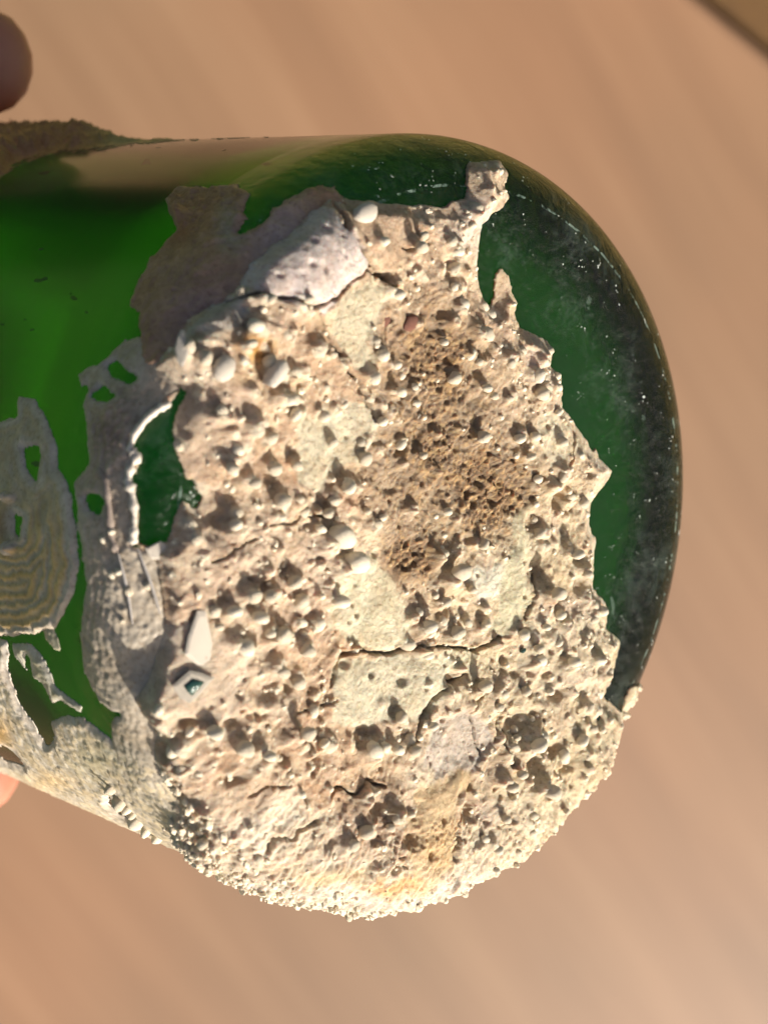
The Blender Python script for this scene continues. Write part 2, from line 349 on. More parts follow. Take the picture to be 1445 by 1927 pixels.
SLABS = [  # outline, raise mm, colour, smoothness
 ([(470,490),(540,440),(600,385),(640,420),(690,500),(640,545),(595,580),(540,560),(480,545),(450,545)], .4, (.76,.665,.63), 1),
 ([(610,590),(640,555),(700,520),(740,550),(735,580),(700,640),(690,700),(660,690),(625,650)], .4, (.66,.60,.44), 1),
 ([(570,780),(620,760),(690,760),(700,830),(640,870),(600,930),(560,900)], .3, (.66,.61,.46), .9),
 ([(630,1070),(700,1040),(740,1110),(775,1150),(770,1190),(720,1230),(640,1200),(600,1180)], .5, (.68,.63,.46), 1),
 ([(960,980),(1000,950),(992,1120),(960,1200),(930,1190),(945,1050)], .4, (.64,.60,.42), 1),
 ([(760,1480),(860,1440),(900,1440),(870,1500),(855,1600),(850,1650),(770,1665),(750,1560)], .6, (.60,.45,.27), 1),
 ([(640,1240),(740,1230),(860,1240),(800,1330),(700,1370),(620,1350)], .3, (.66,.62,.47), .8),
 ([(650,370),(790,385),(800,430),(760,480),(730,520),(690,480),(660,430)], .3, (.55,.40,.28), .9),
 ([(335,740),(390,745),(405,800),(380,850),(335,845),(325,800)], .5, (.62,.50,.38), .8),
 ([(290,1190),(350,1175),(440,1200),(455,1260),(430,1350),(310,1340),(265,1310)], .3, (.72,.60,.47), .8),
 ([(800,1350),(900,1340),(940,1400),(900,1450),(800,1460)], -.1, (.56,.49,.42), .8),
 ([(880,930),(900,960),(860,985)], .1, (.6,.5,.4), .1),
 ([(350,600),(400,565),(440,560),(470,575),(440,600),(400,625),(340,640)], .5, (.68,.63,.57), .9),
 ([(985,640),(1045,655),(1040,690),(1000,690)], .2, (.66,.52,.40), .9),
 ([(1005,790),(1065,780),(1105,840),(1030,880)], .2, (.64,.57,.42), .7),
 ([(880,1070),(945,1060),(940,1120),(890,1125)], .3, (.70,.67,.55), .8)]
CRACKS = [[(640,1235),(680,1220),(715,1232),(750,1225),(800,1216),(850,1215),(900,1228),(935,1195)],[(625,1290),(632,1260),(650,1232),(680,1218)],
 [(875,1268),(835,1290),(800,1330),(785,1365),(775,1395)],[(430,560),(500,555),(560,570),(590,580),(640,550),(690,505),(720,520),(740,540)],
 [(600,590),(625,650),(680,730),(700,790)],[(640,362),(660,440),(690,490),(725,520)],[(500,1600),(510,1578),(545,1575),(565,1558),(600,1548)],
 [(855,1620),(858,1540),(880,1480)],[(625,1500),(640,1478),(665,1500),(690,1470),(720,1480)],[(1100,805),(1085,850),(1060,885)],[(500,990),(545,985),(560,970),(610,968)],
 [(725,640),(728,615),(735,600)],[(980,1170),(1000,1130),(1010,1080)],[(900,1420),(880,1340),(905,1300)],[(740,1600),(760,1630)],[(550,1340),(600,1330),(640,1315)],
 [(940,1345),(945,1400),(960,1440)],[(760,470),(790,468),(812,460)],[(465,1500),(500,1480),(540,1476)],[(930,1395),(935,1345)],[(480,1010),(440,1030),(400,1060)]]
NODS = [(485,621,14),(345,670,14),(380,680,12),(501,695,14),(470,739,11),(470,799,17),(419,785,12),(348,837,13),(438,867,13),(499,830,12),(468,903,12),(508,877,14),(554,867,10),(591,654,17),(525,749,14),(556,777,13),(549,704,11),(677,860,12),(684,832,12),(622,830,11),(646,912,14),(623,936,12),(523,939,14),(563,946,11),(362,988,13),(449,995,13),(459,656,10),(542,631,13),(712,666,14),(691,704,13),(552,573,11),
 (375,1014,12),(607,1023,19),(631,1071,22),(427,1149,13),(479,1148,15),(548,1092,13),(562,1134,16),(617,1120,16),(582,1172,14),(527,1192,16),(458,1217,16),(562,1213,14),(517,1248,14),(558,1272,12),(461,1116,14),(506,1113,13),(344,1400,14),(396,1369,13),(451,1400,14),(482,1407,12),(551,1383,14),(620,1397,15),(700,1414,18),
 (903,627,17),(958,672,12),(851,703,15),(882,665,12),(868,579,14),(865,541,12),(865,503,13),(868,466,11),(908,394,14),(714,454,9),(1007,707,14),(948,593,14),(1024,679,12),(900,724,10),(1024,738,16),(1066,714,9),(716,669,13),(889,821,12),(972,814,12),(1052,821,12),
 (650,911,14),(855,1033,15),(896,1022,11),(820,1046,12),(844,1091,16),(882,1105,9),(827,1136,11),(796,1150,11),(789,1185,14),(848,1199,15),(875,1168,10),(910,1171,10),(1021,1027,10),(1028,1116,14),(1048,1147,12),(1100,1067,14),(1121,1133,11),(1024,1001,13),
 (733,548,13),(700,640,10),(735,1405,11),(752,1352,11),(760,1395,11),(686,1500,15),(735,1532,15),(690,1560,15),(650,1590,12),(1000,1380,16),(985,1410,16),(1060,1410,14),(1090,1390,14),(1100,1330,14),(940,1470,14),(1010,1480,16),(300,1330,10),(328,1430,13),(345,1450,11),(230,1500,13),(262,1540,12),(290,1565,12),(320,1550,10),(400,1590,10),(250,1500,10)]
PITS = [(575,500,5,5),(540,470,4,4),(600,507,4,7),(520,522,4,4),(612,430,6,4),(560,520,3,3),(585,455,5,4),(500,505,4,3),(640,480,4,5),(1055,935,13,24),(1010,985,18,22),(1010,1078,16,24),(1095,1052,17,12),(1095,1100,16,18),(968,1362,24,22),(1005,1342,14,12),(1042,1304,22,14),(1034,1412,22,15),(1005,1437,16,14),(1067,1442,15,15),(1134,1250,13,20),(993,1304,12,9),(968,1267,8,8),(993,1267,8,8),(1020,1269,9,8),(949,1242,8,9),(742,1338,11,13),(758,1281,10,11),(677,1388,15,20),(806,1608,7,9),(858,1274,22,14),(706,1520,14,12),(769,1578,18,14),(740,1632,12,9),(706,1626,11,9),(665,1647,10,9),(617,1586,15,12),(690,1380,18,12),(371,1535,12,8),(313,1427,17,15),(434,1470,18,12),(496,1294,25,22),(537,1072,13,14),(427,975,20,16),(420,1134,12,12),(733,522,13,9),(860,500,11,10),(1135,1352,10,10),(1030,675,8,6),(1120,895,14,6),(1105,920,6,6),(830,590,12,10),(650,1250,10,8),(440,1360,18,9),(1045,1140,8,6),(880,1015,9,9),(930,945,13,10),(580,990,10,7),(480,1345,20,8),(350,1360,14,8),(600,1440,18,20),(530,1420,12,20),(880,1520,12,28),(1110,1260,5,8),(375,1595,9,6)]

def grid_mesh(name, cx, cy, keep_sdf, P, Nn, h, cols, m, parent, step):
    """triangulated height field over a chart; snaps the rim to the outline and seats it on the glass"""
    H, Wd = cx.shape; inside = keep_sdf < 0
    gy, gx = np.gradient(keep_sdf)
    return inside
def build_field(name, px, py, sd, P, Nn, h, cols, m, parent, skirt=-.05):
    inside = sd < 0
    q = inside[:-1, :-1] & inside[1:, :-1] & inside[1:, 1:] & inside[:-1, 1:]
    H, Wd = sd.shape; idx = np.arange(H * Wd).reshape(H, Wd)
    f = np.stack([idx[:-1, :-1][q], idx[:-1, 1:][q], idx[1:, 1:][q], idx[1:, :-1][q]], -1)
    cnt = np.zeros(H * Wd, int); np.add.at(cnt, f.ravel(), 1)
    used = cnt > 0; rim = used & (cnt < 4)
    hh = h.reshape(-1).copy()
    V_ = P.reshape(-1, 3) + Nn.reshape(-1, 3) * hh[:, None]
    # rim walls down to the glass
    new = np.full(H * Wd, -1); new[used] = np.arange(used.sum())
    vv = V_[used]; cc = cols.reshape(-1, 3)[used]; ff = new[f]
    e = np.concatenate([f[:, [0, 1]], f[:, [1, 2]], f[:, [2, 3]], f[:, [3, 0]]])
    key = e[:, 0].astype(np.int64) * (H * Wd) + e[:, 1]; rkey = e[:, 1].astype(np.int64) * (H * Wd) + e[:, 0]
    be = e[~np.isin(key, rkey)]
    bv = np.unique(be); low = np.full(H * Wd, -1); low[bv] = len(vv) + np.arange(len(bv))
    lowv = P.reshape(-1, 3)[bv] + Nn.reshape(-1, 3)[bv] * skirt
    vv = np.concatenate([vv, lowv]); cc = np.concatenate([cc, cols.reshape(-1, 3)[bv]])
    wf = np.stack([new[be[:, 1]], new[be[:, 0]], low[be[:, 0]], low[be[:, 1]]], -1)
    ff = np.concatenate([ff, wf])
    return mesh_np(name, vv / 1000, ff, m, parent, cc)

STEP = .15
ax_ = np.arange(-53, 53, STEP); cx, cy = np.meshgrid(ax_, ax_)
s = np.hypot(cx, cy); s_ = np.maximum(s, 1e-6); P, Nn = surf(s, cx / s_, cy / s_)
px, py = l2px(P)
# how far the normal faces the camera (hidden side keeps only a short wrap)
X = C0 + P[..., 0:1] * U + P[..., 1:2] * V + P[..., 2:3] * A; Ng = Nn[..., 0:1] * U + Nn[..., 1:2] * V + Nn[..., 2:3] * A
facing = -(X * Ng).sum(-1) / np.linalg.norm(X, axis=-1)
px0, py0 = l2px(P + .9 * Nn); px, py = l2px(P + 2.3 * Nn)
sd = samp(sdf_main, px0, py0) * .062 + .45 * fbm(cx, cy, 2.2, 5, 3, .6)
sd = np.maximum(sd, np.where(facing < .05, (.05 - facing) * 6 + 2 * vn(cx, cy, 5, 2) - 1.6, -9))
sd = np.maximum(sd, s - 52.2)
edge = np.clip(-sd, 0, 50)

smooth_m = np.zeros_like(s); raise_ = np.zeros_like(s)
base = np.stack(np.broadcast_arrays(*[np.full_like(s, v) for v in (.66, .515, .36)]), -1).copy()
def tint(mask, col):
    mk = np.clip(mask, 0, 1)[..., None]; base[:] = base * (1 - mk) + np.array(col) * mk
L1 = fbm(cx, cy, 9, 4, 11); L2 = fbm(cx, cy, 3.2, 4, 15); L3 = fbm(cx, cy, 1.1, 4, 19); L4 = fbm(cx, cy, .5, 3, 23); L5 = fbm(cx, cy, .34, 2, 27)
wx = px + 14 * L2 * 2; wy = py + 14 * fbm(cx, cy, 3.1, 4, 31) * 2
# large colour areas
K8 = fbm(cx, cy, 2.4, 4, 201, .6)
tint(sstep(760, 600, px) * sstep(560, 640, py) * sstep(-.22, .12, K8) * .8, (.50, .34, .225))
tint(sstep(.0, .35, fbm(cx, cy, 1.6, 3, 207)) * .55, (.50, .38, .27))
tint(sstep(.08, .3, fbm(cx, cy, 4, 3, 211)) * .65, (.46, .33, .23))
tint(sstep(650, 1050, px) * sstep(650, 1100, py) * .75, (.61, .53, .365))      # greener cream right/low
tint((px < 480) * sstep(1000, 800, py) * .5, (.66, .53, .41))
tint(sstep(1480, 1640, py) * .5, (.76, .68, .53))
tint(sstep(.05, .35, L2) * .5, (.56, .43, .32)); tint(sstep(.0, .3, L1) * .35, (.68, .60, .48))
tint(blob(wx, wy, 930, 440, 90, 55, .5) * .7, (.80, .75, .68))
brown = np.clip(blob(wx, wy, 825, 850, 165, 190, .45) + blob(wx, wy, 815, 640, 100, 100, .45) * .9 + blob(wx, wy, 765, 1050, 50, 55, .6) + blob(wx, wy, 930, 930, 75, 75, .5), 0, 1)
for poly, up, col, sm in SLABS:
    d = samp(polysdf(poly), wx, wy); k = sstep(5, -6, d)
    smooth_m = np.maximum(smooth_m, k * sm); raise_ += up * sstep(10, -26, d); tint(k * .85, col)
brown = brown * (1 - smooth_m * .8)
tint(brown * .9, (.255, .18, .115)); bl = brown * sstep(-.3, .2, L3 + .6 * L4 + .4 * (brown - .5)); tint(bl * .75, (.13, .08, .045)); tint(brown * sstep(.02, .2, L5) * .5, (.40, .27, .15)); tint(brown * sstep(.05, .25, L4) * .55, (.56, .40, .21))
tint(sstep(1600, 1690, py) * .4, (.86, .83, .76)); tint(blob(wx, wy, 500, 1560, 130, 70, .5) * .5, (.84, .79, .66))  # first tint puts the sun-blown brightness of the bottom rim into the colour
bcl = np.clip(blob(wx, wy, 715, 1555, 66, 66, .6), 0, 1); tint(bcl * sstep(-.4, .1, L3) * .85, (.34, .24, .17))
for bx, by, rx, ry, kk, col in ((474,648,42,38,.95,(.66,.36,.10)),(455,700,30,20,.5,(.6,.4,.2)),(595,1505,40,26,.7,(.50,.28,.14)),(690,1490,30,20,.4,(.4,.28,.2)),(745,1660,75,18,.75,(.70,.42,.16)),(620,1640,80,20,.5,(.76,.6,.3)),(815,1600,40,50,.4,(.62,.42,.2)),(900,1530,25,40,.5,(.48,.38,.34)),(660,940,30,20,.5,(.50,.30,.18)),(640,1170,40,30,.25,(.6,.62,.5)),(1060,1140,60,30,.5,(.55,.40,.31)),(1050,720,60,30,.35,(.6,.48,.38)),
        (560,1540,70,50,.5,(.80,.74,.60)),(400,700,45,20,.4,(.40,.34,.28)),(440,590,45,20,.5,(.33,.28,.22)),(860,1270,60,30,.25,(.5,.48,.36)),(1040,1090,30,40,.3,(.5,.36,.2)),(870,1230,60,30,.35,(.60,.63,.45)),(905,300,30,14,.6,(.45,.34,.24)),(560,1160,80,80,.35,(.6,.42,.31)),(450,1060,80,80,.3,(.62,.46,.35)),(1120,890,18,8,.5,(.35,.28,.22))):
    tint(blob(wx, wy, bx, by, rx, ry, .6) * kk, col)
crk = np.zeros_like(s); crkd = np.zeros_like(s)
for i, ln in enumerate(CRACKS):
    d = samp(linedist(ln), px + 9 * L3, py + 9 * vn(cx, cy, .9, 40)); wdt = 3.2 if i < 9 else 2.2
    crk = np.maximum(crk, sstep(wdt * 1.4, wdt * .4, d)); crkd = np.maximum(crkd, sstep(26, 2, d))

rough = 1 - .9 * smooth_m
thick = 1.1 + 1.3 * sstep(0, 7, edge) + .9 * L1
h = thick + raise_
h = h + .48 * L2 * (.4 + .6 * rough) + .14 * L3 * rough + .06 * L4 + .10 * L4 * rough + .07 * L5
ridg = 1 - np.abs(fbm(cx, cy, 2.6, 3, 61)) * 4; h = h + .16 * np.clip(ridg, 0, 1) * rough
rd2 = 1 - np.abs(fbm(cx, cy, 8, 3, 65)) * 7; h = h + .22 * np.clip(rd2, 0, 1) * (.3 + .7 * rough)
pl = fbm(cx, cy, 5.5, 3, 69); h = h + .16 * (sstep(.02, .06, pl) + sstep(.2, .23, pl) + sstep(-.2, -.16, pl)) * (.2 + .8 * rough) - .2
h = h + brown * (.5 * fbm(cx, cy, .8, 3, 71) + .5 * fbm(cx, cy, .38, 2, 77) - .5)
# the left edge stands up in a thick lip
lip = blob(px, py, 330, 660, 140, 140, .5) + blob(px, py, 560, 470, 130, 110, .5) + blob(px, py, 290, 1130, 60, 150, .5) + blob(px, py, 290, 1370, 60, 90, .6)
h = h + 1.5 * np.clip(lip, 0, 1)
thin = blob(px, py, 330, 860, 75, 190, .5); h = h * (1 - .72 * np.clip(thin, 0, 1))
h = h + .5 * vn(cx, cy, .35, 91) * sstep(1480, 1580, py)

G0 = ax_[0]
def splat(arr, x, y, r, fn, mx=False):
    k = int(r * 2.6 / STEP) + 2; i = int((x - G0) / STEP); j = int((y - G0) / STEP)
    a0, a1, b0, b1 = max(j - k, 0), min(j + k, len(ax_)), max(i - k, 0), min(i + k, len(ax_))
    if a0 >= a1 or b0 >= b1: return
    X_ = cx[a0:a1, b0:b1] - x; Y_ = cy[a0:a1, b0:b1] - y
    v = fn(X_, Y_)
    if mx: arr[a0:a1, b0:b1] = np.maximum(arr[a0:a1, b0:b1], v)
    else: arr[a0:a1, b0:b1] += v
MMX = .062
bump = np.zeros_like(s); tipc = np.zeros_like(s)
picks = []
def clear(x, y): return all((x - a) ** 2 + (y - b) ** 2 > (r + rr) ** 2 * .8 for a, b, rr in picks for r in (.4,))
for x, y, r in NODS:
    u_, v_ = feat(x, y); picks.append((u_, v_, r * MMX))
# smaller random knobs, denser where the photograph is knobbly
tries = 0; rnd = []
dens_s = smooth_m
while len(rnd) < 1250 and tries < 30000:
    tries += 1
    a_ = rng.random() * 2 * math.pi; rr = 50 * math.sqrt(rng.random()); x, y = rr * math.cos(a_), rr * math.sin(a_)
    i = int((x - G0) / STEP); j = int((y - G0) / STEP)
    if sd[j, i] > -.5 or rng.random() < smooth_m[j, i] * 1.02 or rng.random() < brown[j, i] * .9: continue
    pr_ = rng.random() ** 2.6; r = .20 + .62 * pr_
    if py[j, i] > 1450: r *= .75
    ok = all((x - a) ** 2 + (y - b_) ** 2 > ((r + q_) * .75) ** 2 for a, b_, q_ in picks) and all((x - a) ** 2 + (y - b_) ** 2 > ((r + q_) * .8) ** 2 for a, b_, q_ in rnd[-400:])
    if ok: rnd.append((x, y, r))
rnd.sort(key=lambda t: -t[2])
allk = picks + rnd
for i, (x, y, r) in enumerate(allk):
    a_ = rng.random() * 6.28; e_ = .75 + .5 * rng.random(); vz = float(np.clip(.85 + 1.6 * vn(x, y, 7., 301), .25, 1.3)); hg = r * (1.1 + .5 * rng.random()) * (1 if i < len(picks) else (.55 + .5 * min(r / .6, 1)) * vz)
    ca, sa = math.cos(a_), math.sin(a_); lx, ly = rng.normal(0, .15, 2)
    splat(bump, x, y, r * 1.6, lambda X_, Y_: hg * np.exp(-(np.sqrt(((X_ * ca + Y_ * sa) / e_) ** 2 + ((-X_ * sa + Y_ * ca) * e_) ** 2) / (r * 1.16)) ** 2.6), True)
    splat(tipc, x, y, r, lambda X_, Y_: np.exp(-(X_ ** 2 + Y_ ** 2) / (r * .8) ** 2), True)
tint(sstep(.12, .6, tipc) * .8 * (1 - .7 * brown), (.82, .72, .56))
pit = np.zeros_like(s)
for x, y, rx, ry in PITS:
    u_, v_ = feat(x, y); r = .5 * (rx + ry) * MMX; e_ = math.sqrt(ry / rx) * .9
    splat(pit, u_, v_, r * 1.5, lambda X_, Y_: min(1.7, r * 1.6) * np.exp(-(np.hypot(X_ * e_, Y_ / e_) / (r * 1.05)) ** 3.2), True)
for k in range(420):                                                            # little pores
    a_ = rng.random() * 2 * math.pi; rr = 50 * math.sqrt(rng.random()); r = .14 + .3 * rng.random() ** 2
    splat(pit, rr * math.cos(a_), rr * math.sin(a_), r * 1.5, lambda X_, Y_: r * 2.2 * np.exp(-(np.hypot(X_, Y_) / r) ** 3), True)
h = h + bump * (1 + .3 * L4) * (.25 + .75 * sstep(.4, 1.8, edge)) - pit * (.72 + .3 * L3) * sstep(.2, 1.5, edge) - 1.1 * crk
# barnacle cluster: radial folds
u0, v0 = feat(722, 1590); dd = np.hypot(cx - u0, cy - v0); an = np.arctan2(cy - v0, cx - u0)
h = h + np.exp(-(dd / 3.2) ** 4) * (.8 * np.abs(fbm(cx, cy, 1.3, 2, 83)) + .25 * np.abs(np.sin(an * 9 + dd)) * sstep(3, 1, dd) - .3)
h = h * (.22 * sstep(-.05, .2, edge) + .78 * sstep(.1, 2.2, edge)) * (1 - .6 * sstep(.4, .0, facing)) + .10; h = np.maximum(h, .12)
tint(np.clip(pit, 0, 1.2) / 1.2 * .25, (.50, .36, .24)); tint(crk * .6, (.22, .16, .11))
fl = rng.random(s.shape); 
base = np.clip(base * 1.03 * (1 + .26 * L3 + .2 * L4)[..., None], .02, .88)
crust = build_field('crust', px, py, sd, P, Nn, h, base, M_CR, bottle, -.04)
crust['label'] = 'knobbly cream and brown limy crust covering the base'

def crust_point(u_, v_):
    i = int(round((u_ - G0) / STEP)); j = int(round((v_ - G0) / STEP)); i = min(max(i, 0), len(ax_) - 1); j = min(max(j, 0), len(ax_) - 1)
    return P[j, i], Nn[j, i], h[j, i], sd[j, i]

# knobs that stand out one by one
def knob_mesh(seed, m):
    r_ = random.Random(seed); bm = bmesh.new(); bmesh.ops.create_icosphere(bm, subdivisions=2, radius=1)
    for v in bm.verts:
        p = v.co; k = 1 + .10 * math.sin(3 * p.x + seed) + .09 * math.sin(4 * p.y + 2 * seed) + r_.uniform(-.05, .05)
        v.co = Vector((p.x * k, p.y * k, p.z * k * (1.15 if p.z > 0 else 1.5)))
    for f in bm.faces: f.smooth = True
    me = bpy.data.meshes.new('nodule'); bm.to_mesh(me); bm.free(); me.materials.append(m); return me
KM = [knob_mesh(i, M_NOD) for i in range(7)] + [knob_mesh(i + 20, M_NODW) for i in range(4)]
def place(o, Pn, N_, off, sc, spin=0):
    z = Vector(N_); qv = z.to_track_quat('Z', 'Y'); o.rotation_mode = 'QUATERNION'
    from mathutils import Quaternion
    o.rotation_quaternion = qv @ Quaternion((0, 0, 1), spin); o.location = Vector((Pn + N_ * off) / 1000)
    o.scale = [k / 1000 for k in (sc if hasattr(sc, '__len__') else (sc,) * 3)]
cnt = 0
for i, (x, y, r) in enumerate(allk):
    if cnt >= 278: cut = i; break
    Pn, N_, hh, q = crust_point(x, y)
    if q > -.4: continue
    if i >= len(picks) and rng.random() < .45: continue
    o = link('nodule', KM[rng.integers(7)] if rng.random() < .6 else KM[7 + rng.integers(4)], crust)
    k = r * (.78 + .22 * rng.random())
    place(o, Pn, N_ + rng.normal(0, .12, 3), hh - k * .45, (k, k * (.85 + .3 * rng.random()), k * 1.05), rng.random() * 6); cnt += 1

bms = bmesh.new()
for i in range(cut, len(allk)):
    x, y, r = allk[i]
    if r < .27: break
    Pn, N_, hh, q = crust_point(x, y)
    if q > -.3: continue
    k = r * (.65 + .3 * rng.random()); ret = bmesh.ops.create_icosphere(bms, subdivisions=2, radius=k); c_ = Pn + N_ * (hh - k * .4); j3 = rng.uniform(.85, 1.15, 3)
    for v in ret['verts']: v.co = Vector([c_[q_] + v.co[q_] * j3[q_] for q_ in range(3)])
for f in bms.faces: f.smooth = True
bms.transform(Matrix.Scale(.001, 4)); me = bpy.data.meshes.new('small_nodules'); bms.to_mesh(me); bms.free(); me.materials.append(M_NOD)
link('small_nodules', me, crust)['kind'] = 'stuff'

# shell chips, a glass chip in its pale setting, a rusty grain
def lump(name, outline, hgt, m, flat=.7):
    bm = bmesh.new(); top = [bm.verts.new((x * flat, y * flat, hgt)) for x, y in outline]; mid = [bm.verts.new((x, y, hgt * .45)) for x, y in outline]; bot = [bm.verts.new((x * .9, y * .9, -1.)) for x, y in outline]
    k = len(outline)
    for i in range(k):
        j = (i + 1) % k; bm.faces.new((bot[i], bot[j], mid[j], mid[i])); bm.faces.new((mid[i], mid[j], top[j], top[i]))
    cv = bm.verts.new((0.05, .03, hgt * 1.18))
    for i in range(k): bm.faces.new((top[i], top[(i + 1) % k], cv))
    for f in bm.faces: f.smooth = flat < .8
    me = bpy.data.meshes.new(name); bm.to_mesh(me); bm.free(); me.materials.append(m); return me
def ell(n_, jit=.08, sd_=1):
    r_ = random.Random(sd_); return [((1 + r_.uniform(-jit, jit)) * math.cos(2 * math.pi * i / n_), (1 + r_.uniform(-jit, jit)) * math.sin(2 * math.pi * i / n_)) for i in range(n_)]
def chip(name, x, y, rx, ry, hgt, m, outline, flat=.7, off=-.1, spin=0, label=None):
    u_, v_ = feat(x, y); Pn, N_, hh, q = crust_point(u_, v_); o = link(name, lump(name, outline, 1, m, flat), crust)
    place(o, Pn, N_, hh + off, (rx * MMX * 1.35, ry * MMX, hgt), spin - math.atan2(v_, u_) * 0)
    if label: o['label'] = label
    return o
DI = [(0, 1.15), (-.5, .55), (-.85, .0), (-.35, -1.1), (.4, -.85), (.98, -.5), (.5, .4)]
chip('shell_chip', 419, 694, 17, 18, .9, M_SHELL, ell(14, .05), .75, .05, label='white disc of shell set in the crust')
chip('shell_chip', 378, 1210, 32, 26, .35, M_SHELL, [(-1.1, .75), (-1.2, .2), (-.3, -.7), (.3, -1.1), (1, -.2), (1.1, .5), (.2, .85)], .82, -.02, label='large white shell chip near the left rim')
chip('shell_chip', 692, 400, 17, 17, .7, M_SHELL, ell(12, .1, 6), .7, .25, label='small fan shaped shell near the top')
chip('shell_chip', 505, 697, 20, 15, .9, M_SHELL, ell(7, .2, 8), .7, .2)
0 and chip('shell_chip', 480, 1572, 30, 20, .12, simple('grey_shell', (.62, .62, .54), .4, .2, 700, .15), ell(9, .12, 5), .85, .2)
0 and chip('shell_chip', 910, 1090, 22, 20, .15, M_SHELL, ell(8, .15, 9), .85, .1)
chip('chip_setting', 364, 1286, 23, 31, .3, simple('pale_setting', (.58, .52, .43), .8, .7, 1600, .4), DI, .8, .02, label='pale diamond shaped setting round the green glass chip')
chip('glass_chip', 364, 1286, 11, 15, .42, M_CHIP, DI, .6, .22, label='dark green glass chip in a pale diamond')
chip('glass_chip', 1136, 1356, 9, 8, .5, M_CHIP, ell(8), .6, -.2)
chip('glass_chip', 978, 1222, 5, 5, .4, M_CHIP, ell(6), .6, .1)
chip('rusty_grain', 731, 601, 11, 17, .8, M_SEED, ell(12), .6, -.05, label='red brown grain in the cream crust')
chip('rusty_grain', 772, 606, 13, 15, .5, M_SEED, ell(9, .2, 3), .6, -.1)

for x, y, rx, ry, sp_ in ((215,905,9,9,0),(300,1040,11,18,.2),(345,660,20,10,.4)):
    chip('shell_chip', x, y, rx, ry, .22, M_SHELL, ell(9, .35, x), .8, -.02, sp_)
# jagged fin at the lower right outline and white crumbs on the lower rim
crumbs = []
bmc = bmesh.new()
for k in range(2600):
    if k < 1500: a_ = rng.uniform(-2.55, -.45); sv = rng.normal(46.5, 2.6)
    else: a_ = rng.random() * 6.28; sv = 48 * math.sqrt(rng.random())
    x, y = sv * math.cos(a_), sv * math.sin(a_)
    Pn, N_, hh, q = crust_point(x, y)
    if q > -.2 or abs(x) > 52 or abs(y) > 52: continue
    i = int((x - G0) / STEP); j = int((y - G0) / STEP)
    if smooth_m[j, i] > .4 or brown[j, i] > .3: continue
    r = (.10 + .30 * rng.random() ** 2) * (1.3 if k < 1500 else .9)
    ret = bmesh.ops.create_icosphere(bmc, subdivisions=1, radius=r)
    c_ = Pn + N_ * (hh + r * .2); j3 = rng.uniform(.6, 1.5, 3)
    for v in ret['verts']: v.co = Vector([c_[q_] + v.co[q_] * j3[q_] * (1 + rng.normal(0, .15)) for q_ in range(3)])
bmc.transform(Matrix.Scale(.001, 4)); me = bpy.data.meshes.new('crumbs'); bmc.to_mesh(me); bmc.free(); me.materials.append(M_NOD)
cr = link('crumbs', me, crust); cr['kind'] = 'stuff'

# ------------------------------------------------------------------ thin crust on the side wall
P1 = [(305,375),(340,352),(400,350),(450,345),(475,370),(460,400),(470,412),(445,440),(460,440),(490,420),(510,390),(560,365),(580,350),(630,352),(700,420),(700,500),(500,650),(380,700),(262,700),(262,590),(240,575),(250,545),(280,490),(310,455),(330,435),(320,405)]
P2 = [(145,705),(165,690),(200,670),(235,640),(262,630),(300,640),(360,760),(300,850),(270,950),(290,1030),(360,1100),(360,1200),(320,1300),(330,1400),(400,1500),(400,1700),(260,1590),(215,1480),(205,1360),(225,1345),(185,1320),(155,1260),(150,1200),(160,1100),(152,1030),(140,960),(138,905),(165,870),(160,800),(157,760),(168,730),(150,732)]
P3 = [(-100,1180),(20,1203),(20,1260),(35,1310),(45,1330),(90,1400),(100,1395),(95,1360),(115,1345),(160,1345),(195,1375),(225,1400),(400,1480),(420,1750),(250,1640),(0,1540),(-100,1500)]
P4 = [(-100,800),(0,790),(30,780),(35,745),(70,750),(95,790),(115,840),(110,880),(130,900),(140,930),(150,1030),(155,1090),(135,1140),(105,1185),(70,1195),(20,1200),(-100,1200)]
P5 = [(20,1208),(60,1205),(90,1240),(110,1290),(140,1315),(160,1330),(155,1345),(115,1320),(98,1330),(80,1290),(45,1260),(25,1235)]
P6 = [(78,1168),(105,1180),(118,1225),(105,1230),(85,1205)]
P7 = [(-100,350),(0,340),(30,312),(90,292),(150,286),(250,274),(380,262),(505,258),(505,200),(-100,200)]
H2 = [[(165,935),(185,932),(197,945),(188,968),(172,955)],[(48,845),(70,840),(80,860),(70,905),(55,880)],[(28,965),(42,975),(38,1010),(28,1000)],[(-10,1398),(25,1412),(48,1440),(20,1432),(-10,1420)],[(205,1500),(222,1520),(240,1535),(225,1530),(208,1515)],[(225,1330)],[(52,1235),(60,1262),(66,1275),(58,1272),(50,1250)],
      [(205,690),(222,680),(255,712),(245,720),(215,712)],[(175,745),(195,730),(220,745),(200,755)],[(150,1060),(160,1060),(152,1110),(140,1175),(112,1190),(140,1130)]]
sp = [polysdf(q) for q in (P1, P2, P3, P4, P5, P6, P7)]
H2.append(HOLE)
hol = [polysdf(q) for q in H2 if len(q) > 2]; hol[-1] = hol[-1] - 6
ST2 = .2
th_l, _ = px2side(150, 900)
arc = np.arange(-95, 95, ST2) / R; zz = np.arange(FR + SQ - 9, FR + SQ + 105, ST2)
TH, SS = np.meshgrid(th_l + arc, zz); P, Nn = surf(SS, np.cos(TH), np.sin(TH)); qx, qy = l2px(P)
X = C0 + P[..., 0:1] * U + P[..., 1:2] * V + P[..., 2:3] * A; Ng = Nn[..., 0:1] * U + Nn[..., 1:2] * V + Nn[..., 2:3] * A
facing = -(X * Ng).sum(-1) / np.linalg.norm(X, axis=-1)
cu = TH * R; cv = SS
